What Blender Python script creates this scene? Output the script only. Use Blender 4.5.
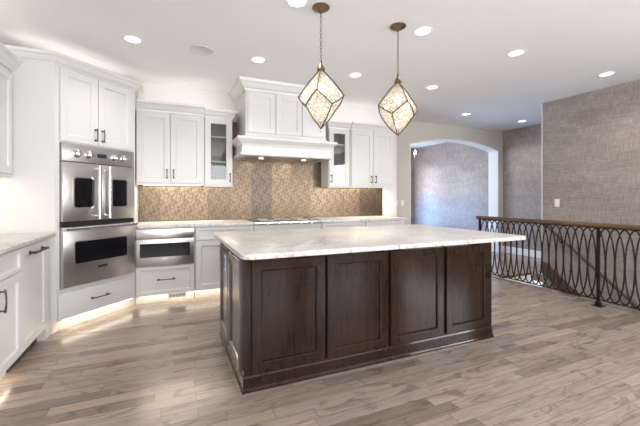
import bpy, bmesh, math, random
from math import sin, cos, pi, radians, hypot
from mathutils import Vector, Matrix
random.seed(7)
S = bpy.context.scene
C = S.collection
for o in list(bpy.data.objects): bpy.data.objects.remove(o)

# ---------------------------------------------------------------- camera
cam_d = bpy.data.cameras.new('camera'); cam = bpy.data.objects.new('camera', cam_d); C.objects.link(cam)
cam_d.sensor_width = 36; cam_d.sensor_fit = 'HORIZONTAL'; cam_d.lens = 36 * 346 / 640
cam_d.shift_y = -16 / 640; cam_d.clip_start = 0.05; cam_d.clip_end = 100
cam.location = (0, 0, 1.25); cam.rotation_euler = (radians(90), 0, radians(-23.7))
S.camera = cam
S.view_settings.view_transform = 'Standard'; S.view_settings.look = 'None'
S.view_settings.gamma = 1; S.view_settings.use_curve_mapping = False
S.view_settings.exposure = 0.53
# ---------------------------------------------------------------- world
W = bpy.data.worlds.new('world'); S.world = W; W.use_nodes = True
W.node_tree.nodes['Background'].inputs[0].default_value = (0.75, 0.85, 1, 1)
W.node_tree.nodes['Background'].inputs[1].default_value = 1.0
# ---------------------------------------------------------------- daylight through the windows, and added fill lamps
def area(name, loc, rot, sx, sy, power, col, parent=None, spread=180):
    d = bpy.data.lights.new(name, 'AREA'); d.shape = 'RECTANGLE'; d.size = sx; d.size_y = sy
    d.energy = power; d.color = col; d.spread = radians(spread)
    o = bpy.data.objects.new(name, d); C.objects.link(o); o.location = loc; o.rotation_euler = rot
    if parent: o.parent = parent
    return o
DAY = (0.98, 0.99, 1.0)
# behind the camera: three tall windows in the wall at y = -3.6 (light travels +y)
for wx in (-0.2, 1.9, 4.0):
    area('window_daylight', (wx, -3.57, 1.45), (radians(90), 0, 0), 1.5, 1.9, 36, DAY)
    area('window_ground_bounce', (wx, -3.55, 1.3), (radians(140), 0, 0), 1.5, 1.6, 25, (1, .98, .95))  # added upward fill lamp to brighten the ceiling
# left side near the camera: added fill lamp, no window in this wall
area('window_daylight', (-1.53, -1.6, 1.55), (0, radians(-90), 0), 1.3, 1.8, 30, DAY)
# right side of the living end: unseen window added for its light
area('window_daylight', (5.46, -1.7, 1.5), (0, radians(90), 0), 1.7, 2.0, 90, DAY)
area('window_ground_bounce', (5.44, -1.7, 1.3), (0, radians(130), 0), 1.4, 2.0, 40, (1, .98, .95))  # added upward fill for the ceiling on the right
# two windows in the room beyond the arch (light travels -y)
for wx, ww, k in ((6.2, .7, .8), (4.6, .8, 1.5)):
    area('window_daylight', (wx, 8.66, .72), (radians(-90), 0, 0), ww, .9, 24 * k, (0.22, 0.5, 1.0))
    area('window_daylight', (wx, 8.66, 1.68), (radians(-90), 0, 0), ww, .9, 13 * k, (1.0, 0.95, 0.97))

# ================================================================= materials
def nmat(name):
    m = bpy.data.materials.new(name); m.use_nodes = True
    nt = m.node_tree; b = nt.nodes['Principled BSDF']
    return m, nt, b
def pset(b, col=None, rough=None, metal=None, **k):
    if col is not None: b.inputs['Base Color'].default_value = (*col, 1)
    if rough is not None: b.inputs['Roughness'].default_value = rough
    if metal is not None: b.inputs['Metallic'].default_value = metal
    for n, v in k.items(): b.inputs[n.replace('_', ' ')].default_value = v
def lin(r, g, b):
    f = lambda v: (v / 255 / 12.92) if v / 255 <= .04045 else ((v / 255 + .055) / 1.055) ** 2.4
    return (f(r), f(g), f(b))
def coords(nt, scale=(1, 1, 1), kind='Object', rot=(0, 0, 0)):
    tc = nt.nodes.new('ShaderNodeTexCoord'); mp = nt.nodes.new('ShaderNodeMapping')
    mp.inputs['Scale'].default_value = scale; mp.inputs['Rotation'].default_value = rot
    nt.links.new(tc.outputs[kind], mp.inputs[0]); return mp.outputs[0]
def noise(nt, vec, scale, detail=4, rough=.5, dist=0):
    n = nt.nodes.new('ShaderNodeTexNoise'); n.inputs['Scale'].default_value = scale
    n.inputs['Detail'].default_value = detail; n.inputs['Roughness'].default_value = rough
    n.inputs['Distortion'].default_value = dist
    nt.links.new(vec, n.inputs['Vector']); return n.outputs[0]
def ramp(nt, fac, stops):
    r = nt.nodes.new('ShaderNodeValToRGB'); e = r.color_ramp.elements
    while len(e) < len(stops): e.new(.5)
    for i, (p, c) in enumerate(stops): e[i].position = p; e[i].color = (*c, 1)
    nt.links.new(fac, r.inputs[0]); return r.outputs[0]
def bump(nt, b, h, strength, dist=.01):
    n = nt.nodes.new('ShaderNodeBump'); n.inputs['Strength'].default_value = strength
    n.inputs['Distance'].default_value = dist
    nt.links.new(h, n.inputs['Height']); nt.links.new(n.outputs[0], b.inputs['Normal'])
def mth(nt, op, a, b=None, c=None):
    n = nt.nodes.new('ShaderNodeMath'); n.operation = op
    for i, v in enumerate((a, b, c)):
        if v is None: continue
        if isinstance(v, (int, float)): n.inputs[i].default_value = v
        else: nt.links.new(v, n.inputs[i])
    return n.outputs[0]
def mixc(nt, fac, a, b, mode='MIX'):
    n = nt.nodes.new('ShaderNodeMix'); n.data_type = 'RGBA'; n.blend_type = mode
    if isinstance(fac, (int, float)): n.inputs[0].default_value = fac
    else: nt.links.new(fac, n.inputs[0])
    for i, v in ((6, a), (7, b)):
        if isinstance(v, tuple): n.inputs[i].default_value = (*v, 1)
        else: nt.links.new(v, n.inputs[i])
    return n.outputs[2]

def simple(name, col, rough=.5, metal=0, **k):
    m, nt, b = nmat(name); pset(b, col, rough, metal, **k)
    v = coords(nt); n = noise(nt, v, 35, 3)
    lo = tuple(c * .985 for c in col); hi = tuple(min(1, c * 1.012) for c in col)
    nt.links.new(ramp(nt, n, [(.3, lo), (.7, hi)]), b.inputs['Base Color'])
    return m
M = {}
M['cabinet'] = simple('cabinet_white_paint', lin(215, 215, 214), .3)
M['wall'] = simple('wall_paint', lin(222, 219, 217), .7)
M['wall_beige'] = simple('wall_beige_paint', lin(205, 199, 188), .7)
M['ceiling'] = simple('ceiling_paint', lin(234, 235, 237), .8)
M['trim'] = simple('white_trim_paint', lin(240, 240, 240), .4)
M['interior'] = simple('cabinet_interior', lin(128, 112, 98), .5)
M['black_glass'] = simple('black_oven_glass', (.006, .006, .008), .06)
M['black_glass'].node_tree.nodes['Principled BSDF'].inputs['Specular IOR Level'].default_value = .22
M['black'] = simple('black_enamel', (.012, .012, .013), .35)
M['pull'] = simple('pewter_pull', lin(92, 86, 80), .32, .9)
M['iron'] = simple('dark_iron', lin(38, 35, 34), .42, .5)
M['bronze'] = simple('antique_bronze', lin(128, 108, 84), .35, .9)
M['frame'] = simple('antique_silver_frame', lin(82, 70, 56), .5, .2)
M['plate'] = simple('white_plastic', lin(238, 236, 230), .35)
M['grille'] = simple('speaker_grille', lin(212, 212, 212), .7)
M['knob'] = simple('bright_chrome', lin(225, 225, 228), .12, 1)
M['toe'] = simple('toe_board', lin(215, 210, 202), .5)
M['dark_toe'] = simple('dark_toe_board', lin(70, 60, 52), .6)
M['lower'] = simple('lower_floor_carpet', lin(120, 108, 98), .9)

def steel():
    m, nt, b = nmat('brushed_stainless'); pset(b, lin(196, 194, 191), .26, .95)
    v = coords(nt); n = noise(nt, v, 2, 2)
    nt.links.new(ramp(nt, n, [(.3, (.28,) * 3), (.7, (.31,) * 3)]), b.inputs['Roughness'])
    return m
M['steel'] = steel()

def stone():
    m, nt, b = nmat('speckled_white_granite'); pset(b, rough=.3)
    v = coords(nt)
    big = noise(nt, v, 3.2, 5, .6, .6); mid = noise(nt, v, 26, 6, .7); sm = noise(nt, v, 120, 3, .7)
    c1 = ramp(nt, big, [(.35, lin(200, 198, 195)), (.62, lin(222, 221, 220))])
    c2 = ramp(nt, mid, [(.34, lin(150, 144, 138)), (.46, lin(236, 234, 231)), (.75, lin(245, 244, 242))])
    c3 = ramp(nt, sm, [(.34, lin(110, 106, 102)), (.43, (1, 1, 1))])
    x = mixc(nt, .8, c1, c2, 'MULTIPLY'); x = mixc(nt, .55, x, c3, 'MULTIPLY')
    nt.links.new(x, b.inputs['Base Color']); return m
M['stone'] = stone()

def wood(name, dark, light, scale=(14, 14, 1.2), rough=.3, coat=.25, crough=.15, spec=.5, cior=1.33):
    m, nt, b = nmat(name); pset(b, rough=rough, Coat_Weight=coat, Coat_Roughness=crough, Specular_IOR_Level=spec)
    b.inputs['Coat IOR'].default_value = cior
    v = coords(nt, scale); n = noise(nt, v, 3, 6, .6, .8)
    v2 = coords(nt); n2 = noise(nt, v2, 2.5, 3)
    c = ramp(nt, n, [(.3, dark), (.72, light)])
    c = mixc(nt, .35, c, ramp(nt, n2, [(.35, dark), (.65, light)]))
    nt.links.new(c, b.inputs['Base Color']); bump(nt, b, n, .04, .003); return m
M['island'] = wood('espresso_stained_wood', lin(16, 9, 5), lin(50, 31, 20), rough=.45, coat=1.0, crough=.07, spec=.0)
M['island_end'] = wood('polished_espresso_wood', lin(20, 11, 6), lin(55, 34, 22), rough=.35, coat=1.0, crough=.16, spec=.5, cior=1.9)  # copy of the island wood, lighter and glossier to imitate sheen on the end
M['rail_wood'] = wood('rail_walnut_wood', lin(66, 46, 32), lin(108, 78, 54), (14, 1.2, 14), .35)
M['stair_wood'] = wood('stair_oak_wood', lin(84, 62, 46), lin(128, 98, 74), (1.5, 14, 14), .35)

def floor_mat():
    m, nt, b = nmat('grey_brown_plank_floor')
    tc = nt.nodes.new('ShaderNodeTexCoord'); sp = nt.nodes.new('ShaderNodeSeparateXYZ')
    nt.links.new(tc.outputs['Object'], sp.inputs[0]); x, y = sp.outputs[0], sp.outputs[1]
    PW, PL = .09, .8
    yr = mth(nt, 'DIVIDE', y, PW); row = mth(nt, 'FLOOR', yr); fy = mth(nt, 'FRACT', yr)
    wn = nt.nodes.new('ShaderNodeTexWhiteNoise'); wn.noise_dimensions = '1D'; nt.links.new(row, wn.inputs['W'])
    xs = mth(nt, 'ADD', mth(nt, 'DIVIDE', x, PL), mth(nt, 'MULTIPLY', wn.outputs[0], 7.3))
    col = mth(nt, 'FLOOR', xs); fx = mth(nt, 'FRACT', xs)
    cb = nt.nodes.new('ShaderNodeCombineXYZ'); nt.links.new(row, cb.inputs[0]); nt.links.new(col, cb.inputs[1])
    w2 = nt.nodes.new('ShaderNodeTexWhiteNoise'); w2.noise_dimensions = '3D'; nt.links.new(cb.outputs[0], w2.inputs['Vector'])
    base = ramp(nt, w2.outputs[0], [(0, lin(128, 116, 106)), (.2, lin(154, 140, 128)), (.5, lin(168, 153, 139)), (.8, lin(156, 144, 136)), (1, lin(182, 165, 147))])
    # grain, shifted per plank
    ad = nt.nodes.new('ShaderNodeVectorMath'); ad.operation = 'ADD'
    sc = nt.nodes.new('ShaderNodeVectorMath'); sc.operation = 'SCALE'; sc.inputs['Scale'].default_value = 9
    nt.links.new(w2.outputs[1], sc.inputs[0])
    nt.links.new(tc.outputs['Object'], ad.inputs[0]); nt.links.new(sc.outputs[0], ad.inputs[1])
    mp = nt.nodes.new('ShaderNodeMapping'); mp.inputs['Scale'].default_value = (1.6, 20, 1); nt.links.new(ad.outputs[0], mp.inputs[0])
    g = noise(nt, mp.outputs[0], 2.2, 6, .62, .7)
    mp2 = nt.nodes.new('ShaderNodeMapping'); mp2.inputs['Scale'].default_value = (2.2, 5, 1); nt.links.new(ad.outputs[0], mp2.inputs[0])
    g2 = noise(nt, mp2.outputs[0], 1.6, 4, .6, 1.2)
    c = mixc(nt, .75, base, ramp(nt, g, [(.3, lin(196, 190, 187)), (.62, (1, 1, 1))]), 'MULTIPLY')
    c = mixc(nt, .6, c, ramp(nt, g2, [(.34, lin(166, 160, 160)), (.46, (1, 1, 1))]), 'MULTIPLY')
    ex = mth(nt, 'MINIMUM', mth(nt, 'MULTIPLY', fx, PL), mth(nt, 'MULTIPLY', mth(nt, 'SUBTRACT', 1, fx), PL))
    ey = mth(nt, 'MINIMUM', mth(nt, 'MULTIPLY', fy, PW), mth(nt, 'MULTIPLY', mth(nt, 'SUBTRACT', 1, fy), PW))
    e = mth(nt, 'MINIMUM', ex, ey)
    line = mth(nt, 'SMOOTH_MIN', mth(nt, 'DIVIDE', e, .003), 1, .2)
    c = mixc(nt, 1, c, ramp(nt, line, [(0, lin(172, 165, 160)), (.8, (1, 1, 1))]), 'MULTIPLY')
    nt.links.new(c, b.inputs['Base Color'])
    nt.links.new(ramp(nt, g, [(.3, (.26,) * 3), (.7, (.18,) * 3)]), b.inputs['Roughness'])
    bump(nt, b, line, .25, .002)
    return m
M['floor'] = floor_mat()

def wallpaper():
    m, nt, b = nmat('woven_taupe_wallpaper'); pset(b, rough=.42)
    b.inputs['Specular IOR Level'].default_value = .6
    h = noise(nt, coords(nt, (9, 9, 150)), 1, 5, .65); v = noise(nt, coords(nt, (130, 130, 7)), 1, 5, .6)
    s = mth(nt, 'ADD', mth(nt, 'MULTIPLY', h, .5), mth(nt, 'MULTIPLY', v, .5))
    big = noise(nt, coords(nt, (1.5, 1.5, 5)), 1, 3)
    c = ramp(nt, s, [(.34, lin(128, 118, 111)), (.5, lin(164, 153, 146)), (.64, lin(198, 187, 179))])
    c = mixc(nt, .35, c, ramp(nt, big, [(.3, lin(170, 160, 158)), (.7, (1, 1, 1))]), 'MULTIPLY')
    nt.links.new(c, b.inputs['Base Color']); bump(nt, b, s, .3, .004)
    nt.links.new(ramp(nt, s, [(.3, (.42,) * 3), (.7, (.3,) * 3)]), b.inputs['Roughness'])
    return m
M['paper'] = wallpaper()

def tile():
    m, nt, b = nmat('embossed_bronze_tile')
    tc = nt.nodes.new('ShaderNodeTexCoord'); sp = nt.nodes.new('ShaderNodeSeparateXYZ')
    nt.links.new(tc.outputs['Object'], sp.inputs[0]); x, z = sp.outputs[0], sp.outputs[2]
    TW, TH = .305, .6
    xs = mth(nt, 'DIVIDE', mth(nt, 'ADD', x, .1), TW); zs = mth(nt, 'DIVIDE', mth(nt, 'SUBTRACT', z, .93), TH)
    fx = mth(nt, 'FRACT', xs); fz = mth(nt, 'FRACT', zs)
    cb = nt.nodes.new('ShaderNodeCombineXYZ')
    nt.links.new(mth(nt, 'FLOOR', xs), cb.inputs[0]); nt.links.new(mth(nt, 'FLOOR', zs), cb.inputs[1])
    wn = nt.nodes.new('ShaderNodeTexWhiteNoise'); nt.links.new(cb.outputs[0], wn.inputs['Vector'])
    # damask-like relief: product of mirrored sines, bent by one another
    def relief(k, ph):
        a = mth(nt, 'SINE', mth(nt, 'ADD', mth(nt, 'MULTIPLY', fx, 2 * pi * 2 * k), mth(nt, 'MULTIPLY', mth(nt, 'SINE', mth(nt, 'MULTIPLY', fz, 2 * pi * 6 * k)), 1.5)))
        c_ = mth(nt, 'COSINE', mth(nt, 'ADD', mth(nt, 'MULTIPLY', fz, 2 * pi * 4 * k), mth(nt, 'MULTIPLY', mth(nt, 'COSINE', mth(nt, 'MULTIPLY', fx, 2 * pi * 4 * k)), 1.8 + ph)))
        return mth(nt, 'MULTIPLY', a, c_)
    r = mth(nt, 'ADD', relief(1, 0), mth(nt, 'MULTIPLY', relief(2, .5), .7))
    n = noise(nt, coords(nt, (1, 1, 1)), 60, 4)
    r2 = mth(nt, 'ADD', mth(nt, 'MULTIPLY', r, .22), mth(nt, 'ADD', mth(nt, 'MULTIPLY', n, .2), .4))
    c = ramp(nt, r2, [(.2, lin(90, 77, 64)), (.5, lin(112, 97, 80)), (.8, lin(134, 118, 98))])
    c = mixc(nt, 1, c, ramp(nt, wn.outputs[0], [(0, lin(186, 186, 192)), (.5, lin(222, 218, 216)), (1, (1, 1, 1))]), 'MULTIPLY')
    ex = mth(nt, 'MULTIPLY', mth(nt, 'MINIMUM', fx, mth(nt, 'SUBTRACT', 1, fx)), TW)
    ez = mth(nt, 'MULTIPLY', mth(nt, 'MINIMUM', fz, mth(nt, 'SUBTRACT', 1, fz)), TH)
    e = mth(nt, 'GREATER_THAN', mth(nt, 'MINIMUM', ex, ez), .004)
    c = mixc(nt, e, lin(84, 70, 56), c)
    nt.links.new(c, b.inputs['Base Color'])
    pset(b, rough=.27, metal=.75); bump(nt, b, r2, .3, .003)
    return m
M['tile'] = tile()

def emit(name, col, s):
    m, nt, b = nmat(name); pset(b, col, .5)
    b.inputs['Emission Color'].default_value = (*col, 1); b.inputs['Emission Strength'].default_value = s
    return m
M['lamp'] = emit('lit_lamp_lens', (1, .97, .92), 3)
M['bulb'] = emit('lit_bulb', (1, .92, .8), 5)
M['led'] = emit('lit_led_strip', (1, .9, .76), 5)
M['display'] = emit('oven_display', (.01, .012, .04), .2)
M['blue_label'] = simple('blue_outlet_film', lin(60, 110, 180), .25)  # blue face of the island outlet

def glass():
    m = bpy.data.materials.new('clear_cabinet_glass'); m.use_nodes = True; nt = m.node_tree
    nt.nodes.clear(); out = nt.nodes.new('ShaderNodeOutputMaterial')
    t = nt.nodes.new('ShaderNodeBsdfTransparent'); g = nt.nodes.new('ShaderNodeBsdfGlossy'); g.inputs['Roughness'].default_value = .03
    fr = nt.nodes.new('ShaderNodeFresnel'); fr.inputs[0].default_value = 1.6
    mx = nt.nodes.new('ShaderNodeMixShader'); t.inputs[0].default_value = (.9, .92, .92, 1)
    nt.links.new(fr.outputs[0], mx.inputs[0]); nt.links.new(t.outputs[0], mx.inputs[1]); nt.links.new(g.outputs[0], mx.inputs[2])
    nt.links.new(mx.outputs[0], out.inputs[0]); return m
M['glass'] = glass()
def mica():
    m = bpy.data.materials.new('mottled_mica_glass'); m.use_nodes = True; nt = m.node_tree
    nt.nodes.clear(); out = nt.nodes.new('ShaderNodeOutputMaterial')
    v = coords(nt); n = noise(nt, v, 95, 4, .7, .5)
    vo = nt.nodes.new('ShaderNodeTexVoronoi'); vo.inputs['Scale'].default_value = 70; nt.links.new(v, vo.inputs['Vector'])
    t = nt.nodes.new('ShaderNodeBsdfTransparent'); tl = nt.nodes.new('ShaderNodeBsdfTranslucent'); d = nt.nodes.new('ShaderNodeBsdfDiffuse')
    g = nt.nodes.new('ShaderNodeBsdfGlossy'); g.inputs['Roughness'].default_value = .15
    c = ramp(nt, n, [(.40, lin(112, 98, 82)), (.5, lin(196, 187, 172)), (.62, lin(238, 235, 228))])
    for k in (tl, d): nt.links.new(c, k.inputs[0])
    a = nt.nodes.new('ShaderNodeMixShader'); a.inputs[0].default_value = .45
    nt.links.new(tl.outputs[0], a.inputs[1]); nt.links.new(d.outputs[0], a.inputs[2])
    g2 = nt.nodes.new('ShaderNodeMixShader'); g2.inputs[0].default_value = .12
    nt.links.new(a.outputs[0], g2.inputs[1]); nt.links.new(g.outputs[0], g2.inputs[2])
    f = ramp(nt, vo.outputs[0], [(.25, (.05,) * 3), (.6, (.3,) * 3)])
    mx = nt.nodes.new('ShaderNodeMixShader'); nt.links.new(f, mx.inputs[0])
    nt.links.new(g2.outputs[0], mx.inputs[1]); nt.links.new(t.outputs[0], mx.inputs[2])
    nt.links.new(mx.outputs[0], out.inputs[0]); return m
M['mica'] = mica()

# ================================================================= mesh helpers
def box(bm, x0, x1, y0, y1, z0, z1, bev=0):
    vs = [bm.verts.new((x, y, z)) for x in (x0, x1) for y in (y0, y1) for z in (z0, z1)]
    fs = [(0, 1, 3, 2), (4, 6, 7, 5), (0, 4, 5, 1), (2, 3, 7, 6), (0, 2, 6, 4), (1, 5, 7, 3)]
    F = [bm.faces.new([vs[i] for i in f]) for f in fs]
    if bev:
        es = list({e for f in F for e in f.edges})
        bmesh.ops.bevel(bm, geom=es, offset=bev, segments=2, affect='EDGES', profile=.5)
def prism(bm, pts, z0, z1):
    a = [bm.verts.new((x, y, z0)) for x, y in pts]; b_ = [bm.verts.new((x, y, z1)) for x, y in pts]
    bm.faces.new(a[::-1]); bm.faces.new(b_); n = len(pts)
    for i in range(n): bm.faces.new((a[i], a[(i + 1) % n], b_[(i + 1) % n], b_[i]))
def tube(bm, pts, r, seg=10, closed=False, cap=True):
    pts = [Vector(p) for p in pts]; n = len(pts); rings = []
    up = None
    for i, p in enumerate(pts):
        if closed: t = (pts[(i + 1) % n] - pts[i - 1]).normalized()
        else: t = (pts[min(i + 1, n - 1)] - pts[max(i - 1, 0)]).normalized()
        if up is None:
            up = Vector((0, 0, 1)) if abs(t.z) < .9 else Vector((1, 0, 0))
        s_ = t.cross(up).normalized(); u = s_.cross(t).normalized(); up = u
        rr = r[i] if isinstance(r, (list, tuple)) else r
        rings.append([bm.verts.new(p + (s_ * cos(2 * pi * k / seg) + u * sin(2 * pi * k / seg)) * rr) for k in range(seg)])
    for i in range(n if closed else n - 1):
        a, b_ = rings[i], rings[(i + 1) % n]
        for k in range(seg): bm.faces.new((a[k], a[(k + 1) % seg], b_[(k + 1) % seg], b_[k]))
    if cap and not closed: bm.faces.new(rings[0][::-1]); bm.faces.new(rings[-1])
def lathe(bm, prof, seg=24, center=(0, 0, 0), M4=None):
    rings = []
    for r, z in prof:
        rings.append([bm.verts.new((center[0] + r * cos(2 * pi * k / seg), center[1] + r * sin(2 * pi * k / seg), center[2] + z)) for k in range(seg)])
    for a, b_ in zip(rings, rings[1:]):
        for k in range(seg): bm.faces.new((a[k], a[(k + 1) % seg], b_[(k + 1) % seg], b_[k]))
    bm.faces.new(rings[0][::-1]); bm.faces.new(rings[-1])
    if M4 is not None:
        bmesh.ops.transform(bm, matrix=M4, verts=[v for g in rings for v in g])
def sweep(bm, path, prof, cap=True):
    """moulding: closed profile of (out, z), along a polyline; 'out' is to the right of travel; mitred corners"""
    n = len(path); rings = []
    def nrm(a, b_):
        dx, dy = b_[0] - a[0], b_[1] - a[1]; l = hypot(dx, dy); return (dy / l, -dx / l)
    for i, p in enumerate(path):
        if i == 0: m_ = nrm(path[0], path[1]); k = 1
        elif i == n - 1: m_ = nrm(path[-2], path[-1]); k = 1
        else:
            a, b_ = nrm(path[i - 1], p), nrm(p, path[i + 1])
            m_ = (a[0] + b_[0], a[1] + b_[1]); l = hypot(*m_); m_ = (m_[0] / l, m_[1] / l)
            k = 1 / (m_[0] * a[0] + m_[1] * a[1])
        rings.append([bm.verts.new((p[0] + m_[0] * k * o, p[1] + m_[1] * k * o, z)) for o, z in prof])
    q = len(prof)
    for a, b_ in zip(rings, rings[1:]):
        for k in range(q): bm.faces.new((a[k], a[(k + 1) % q], b_[(k + 1) % q], b_[k]))
    if cap: bm.faces.new(rings[0][::-1]); bm.faces.new(rings[-1])
def panel(bm, x0, x1, z0, z1, t=.02, fr=.06, hole=False, y=0.0, raised=False):
    """framed door: front at y-t... y (front faces -y); recess inside the frame"""
    fy = y - t
    prof = [(0, y), (0, fy + .003), (.003, fy), (fr - .004, fy), (fr, fy + .003), (fr + .004, fy + .004), (fr + .008, fy + .014)]
    if raised: prof += [(fr + .045, fy + .011), (fr + .06, fy + .007)]
    if hole: prof += [(fr + .008, y)]
    rings = []
    for i, yy in prof:
        rings.append([bm.verts.new(v) for v in ((x0 + i, yy, z0 + i), (x1 - i, yy, z0 + i), (x1 - i, yy, z1 - i), (x0 + i, yy, z1 - i))])
    for a, b_ in zip(rings, rings[1:]):
        for k in range(4): bm.faces.new((a[k], a[(k + 1) % 4], b_[(k + 1) % 4], b_[k]))
    if hole:
        a, b_ = rings[-1], rings[0]
        for k in range(4): bm.faces.new((a[k], a[(k + 1) % 4], b_[(k + 1) % 4], b_[k]))
    else:
        bm.faces.new(rings[-1]); bm.faces.new(rings[0][::-1])
def obj(name, bm, mat, parent=None, smooth=False, label=None, loc=None, rotz=None):
    bmesh.ops.recalc_face_normals(bm, faces=bm.faces[:])
    me = bpy.data.meshes.new(name); bm.to_mesh(me); bm.free()
    for m in (mat if isinstance(mat, (list, tuple)) else [mat]): me.materials.append(m)
    if smooth:
        for p in me.polygons: p.use_smooth = True
        me.set_sharp_from_angle(angle=radians(40))
    o = bpy.data.objects.new(name, me); C.objects.link(o)
    if parent: o.parent = parent
    if loc: o.location = loc
    if rotz: o.rotation_euler = (0, 0, rotz)
    if label: o['label'] = label
    return o
def bx(name, args, mat, parent=None, bev=0, **k):
    bm = bmesh.new(); box(bm, *args, bev=bev); return obj(name, bm, mat, parent, smooth=bool(bev), **k)
def thing(name, label, cat, loc=(0, 0, 0), rotz=0, group=None):
    o = bpy.data.objects.new(name, None); C.objects.link(o); o.empty_display_size = .1
    o.location = loc; o.rotation_euler = (0, 0, rotz); o['label'] = label; o['category'] = cat
    if group: o['group'] = group
    return o
def tag(o, label, cat, group=None, kind=None):
    if label: o['label'] = label
    if cat: o['category'] = cat
    if group: o['group'] = group
    if kind: o['kind'] = kind
    return o
def struct(o): o['kind'] = 'structure'; return o
def copy_tree(o, parent=None):
    c = o.copy(); C.objects.link(c)
    if parent: c.parent = parent
    for ch in list(o.children): copy_tree(ch, c)
    return c

# ================================================================= room shell
CEIL = 2.75
bm = bmesh.new()
# floor with the stairwell opening x 4.66..5.5, y 0.2..3.85
for a in ((-1.57, 4.66, -3.6, 8.7), (4.66, 5.5, 3.85, 8.7), (4.66, 5.5, -3.6, .2), (5.5, 7.1, 3.65, 8.7)):
    box(bm, a[0], a[1], a[2], a[3], -.12, 0)
struct(obj('floor', bm, M['floor']))
bm = bmesh.new(); box(bm, -1.7, 7.1, -3.75, 8.85, CEIL, CEIL + .1); struct(obj('ceiling', bm, M['ceiling']))
struct(bx('wall_left', (-1.69, -1.57, -3.6, 5.07, 0, CEIL), M['wall']))
# kitchen wall with its right end cap
struct(bx('wall_kitchen', (-1.69, 3.71, 5.07, 5.19, 0, CEIL), M['wall']))
struct(bx('wall_jog', (3.59, 3.71, 5.19, 5.54, 0, CEIL), M['wall_beige']))
# wall with the arched opening
AX0, AX1, SPR, APX, AY0, AY1 = 4.372, 6.823, 2.293, 2.458, 5.54, 5.78
def arch_z(x):
    w = (AX1 - AX0) / 2; hh = APX - SPR; R = (w * w + hh * hh) / (2 * hh); cx = (AX0 + AX1) / 2
    return APX - R + math.sqrt(R * R - (x - cx) ** 2)
bm = bmesh.new()
box(bm, 3.59, AX0, AY0, AY1, 0, CEIL); box(bm, AX1, 6.98, AY0, AY1, 0, CEIL)
N = 32
for i in range(N):
    xa, xb = AX0 + (AX1 - AX0) * i / N, AX0 + (AX1 - AX0) * (i + 1) / N
    za, zb = arch_z(xa), arch_z(xb)
    v = [bm.verts.new(p) for p in ((xa, AY0, za), (xb, AY0, zb), (xb, AY0, CEIL), (xa, AY0, CEIL), (xa, AY1, za), (xb, AY1, zb), (xb, AY1, CEIL), (xa, AY1, CEIL))]
    for f in ((0, 1, 2, 3), (5, 4, 7, 6), (1, 0, 4, 5)): bm.faces.new([v[k] for k in f])
struct(obj('wall_arch', bm, M['wall_beige']))
# white lining of the arch
bm = bmesh.new(); path = [(AX0, 0.0)] + [(AX0 + (AX1 - AX0) * i / N, arch_z(AX0 + (AX1 - AX0) * i / N)) for i in range(N + 1)] + [(AX1, 0.0)]
t_ = .012; cx_ = (AX0 + AX1) / 2; rings = []
for (x, z) in path:
    inn = (x + (t_ if x < AX0 + .001 else -t_ if x > AX1 - .001 else 0), z - (t_ if z > .1 else 0))
    out = (x - (.006 if x < AX0 + .001 else -.006 if x > AX1 - .001 else 0), z + (.006 if z > .1 else 0))
    rings.append([bm.verts.new(p) for p in ((inn[0], AY0 - .006, inn[1]), (out[0], AY0 - .006, out[1]), (out[0], AY1 + .006, out[1]), (inn[0], AY1 + .006, inn[1]))])
for a, b_ in zip(rings, rings[1:]):
    for k in range(4): bm.faces.new((a[k], a[(k + 1) % 4], b_[(k + 1) % 4], b_[k]))
struct(obj('trim_1', bm, M['trim']))
# right hall wall and the wall above the stairs
struct(bx('wall_hall', (6.98, 7.1, 3.65, 8.7, 0, CEIL), M['paper']))
bm = bmesh.new()
for a in ((-3.6, 3.65, -2.75, .6), (-3.6, 3.65, 2.4, CEIL), (-3.6, -2.75, .6, 2.4), (-.65, 3.65, .6, 2.4)): box(bm, 5.5, 5.62, *a)
struct(obj('wall_right', bm, M['paper']))
struct(bx('trim_2', (5.492, 5.626, 3.65, 3.658, 0, CEIL), M['trim']))
struct(bx('wall_hall_end', (5.62, 6.98, 3.53, 3.65, 0, CEIL), M['wall']))
# far room beyond the arch
bm = bmesh.new()
for a in ((3.59, 4.2, 0, CEIL), (5.0, 5.85, 0, CEIL), (6.55, 7.1, 0, CEIL), (4.2, 5.0, 0, .25), (4.2, 5.0, 2.15, CEIL), (5.85, 6.55, 0, .25), (5.85, 6.55, 2.15, CEIL)):
    box(bm, a[0], a[1], 8.7, 8.82, a[2], a[3])
struct(obj('wall_far', bm, M['paper']))
struct(bx('wall_far_left', (3.47, 3.59, 5.19, 8.82, 0, CEIL), M['wall_beige']))
# wall behind the camera with three windows
bm = bmesh.new(); xs = [-1.69, -.95, .55, 1.15, 2.65, 3.25, 4.75, 5.62]
for i in range(0, 8, 2): box(bm, xs[i], xs[i + 1], -3.72, -3.6, 0, CEIL)
for i in (1, 3, 5): box(bm, xs[i], xs[i + 1], -3.72, -3.6, 0, .5); box(bm, xs[i], xs[i + 1], -3.72, -3.6, 2.4, CEIL)
struct(obj('wall_behind', bm, M['wall']))
def window(n, x0, x1, y, z0, z1):
    bm = bmesh.new()
    for a in ((x0, x0 + .05, z0, z1), (x1 - .05, x1, z0, z1), (x0 + .05, x1 - .05, z0, z0 + .05), (x0 + .05, x1 - .05, z1 - .05, z1), ((x0 + x1) / 2 - .02, (x0 + x1) / 2 + .02, z0 + .05, z1 - .05)):
        box(bm, a[0], a[1], y - .03, y + .03, a[2], a[3])
    struct(obj('window_%d' % n, bm, M['trim']))
for i, (a, b_) in enumerate(((-.95, .55), (1.15, 2.65), (3.25, 4.75))): window(i + 1, a, b_, -3.66, .5, 2.4)
bm = bmesh.new()
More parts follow.
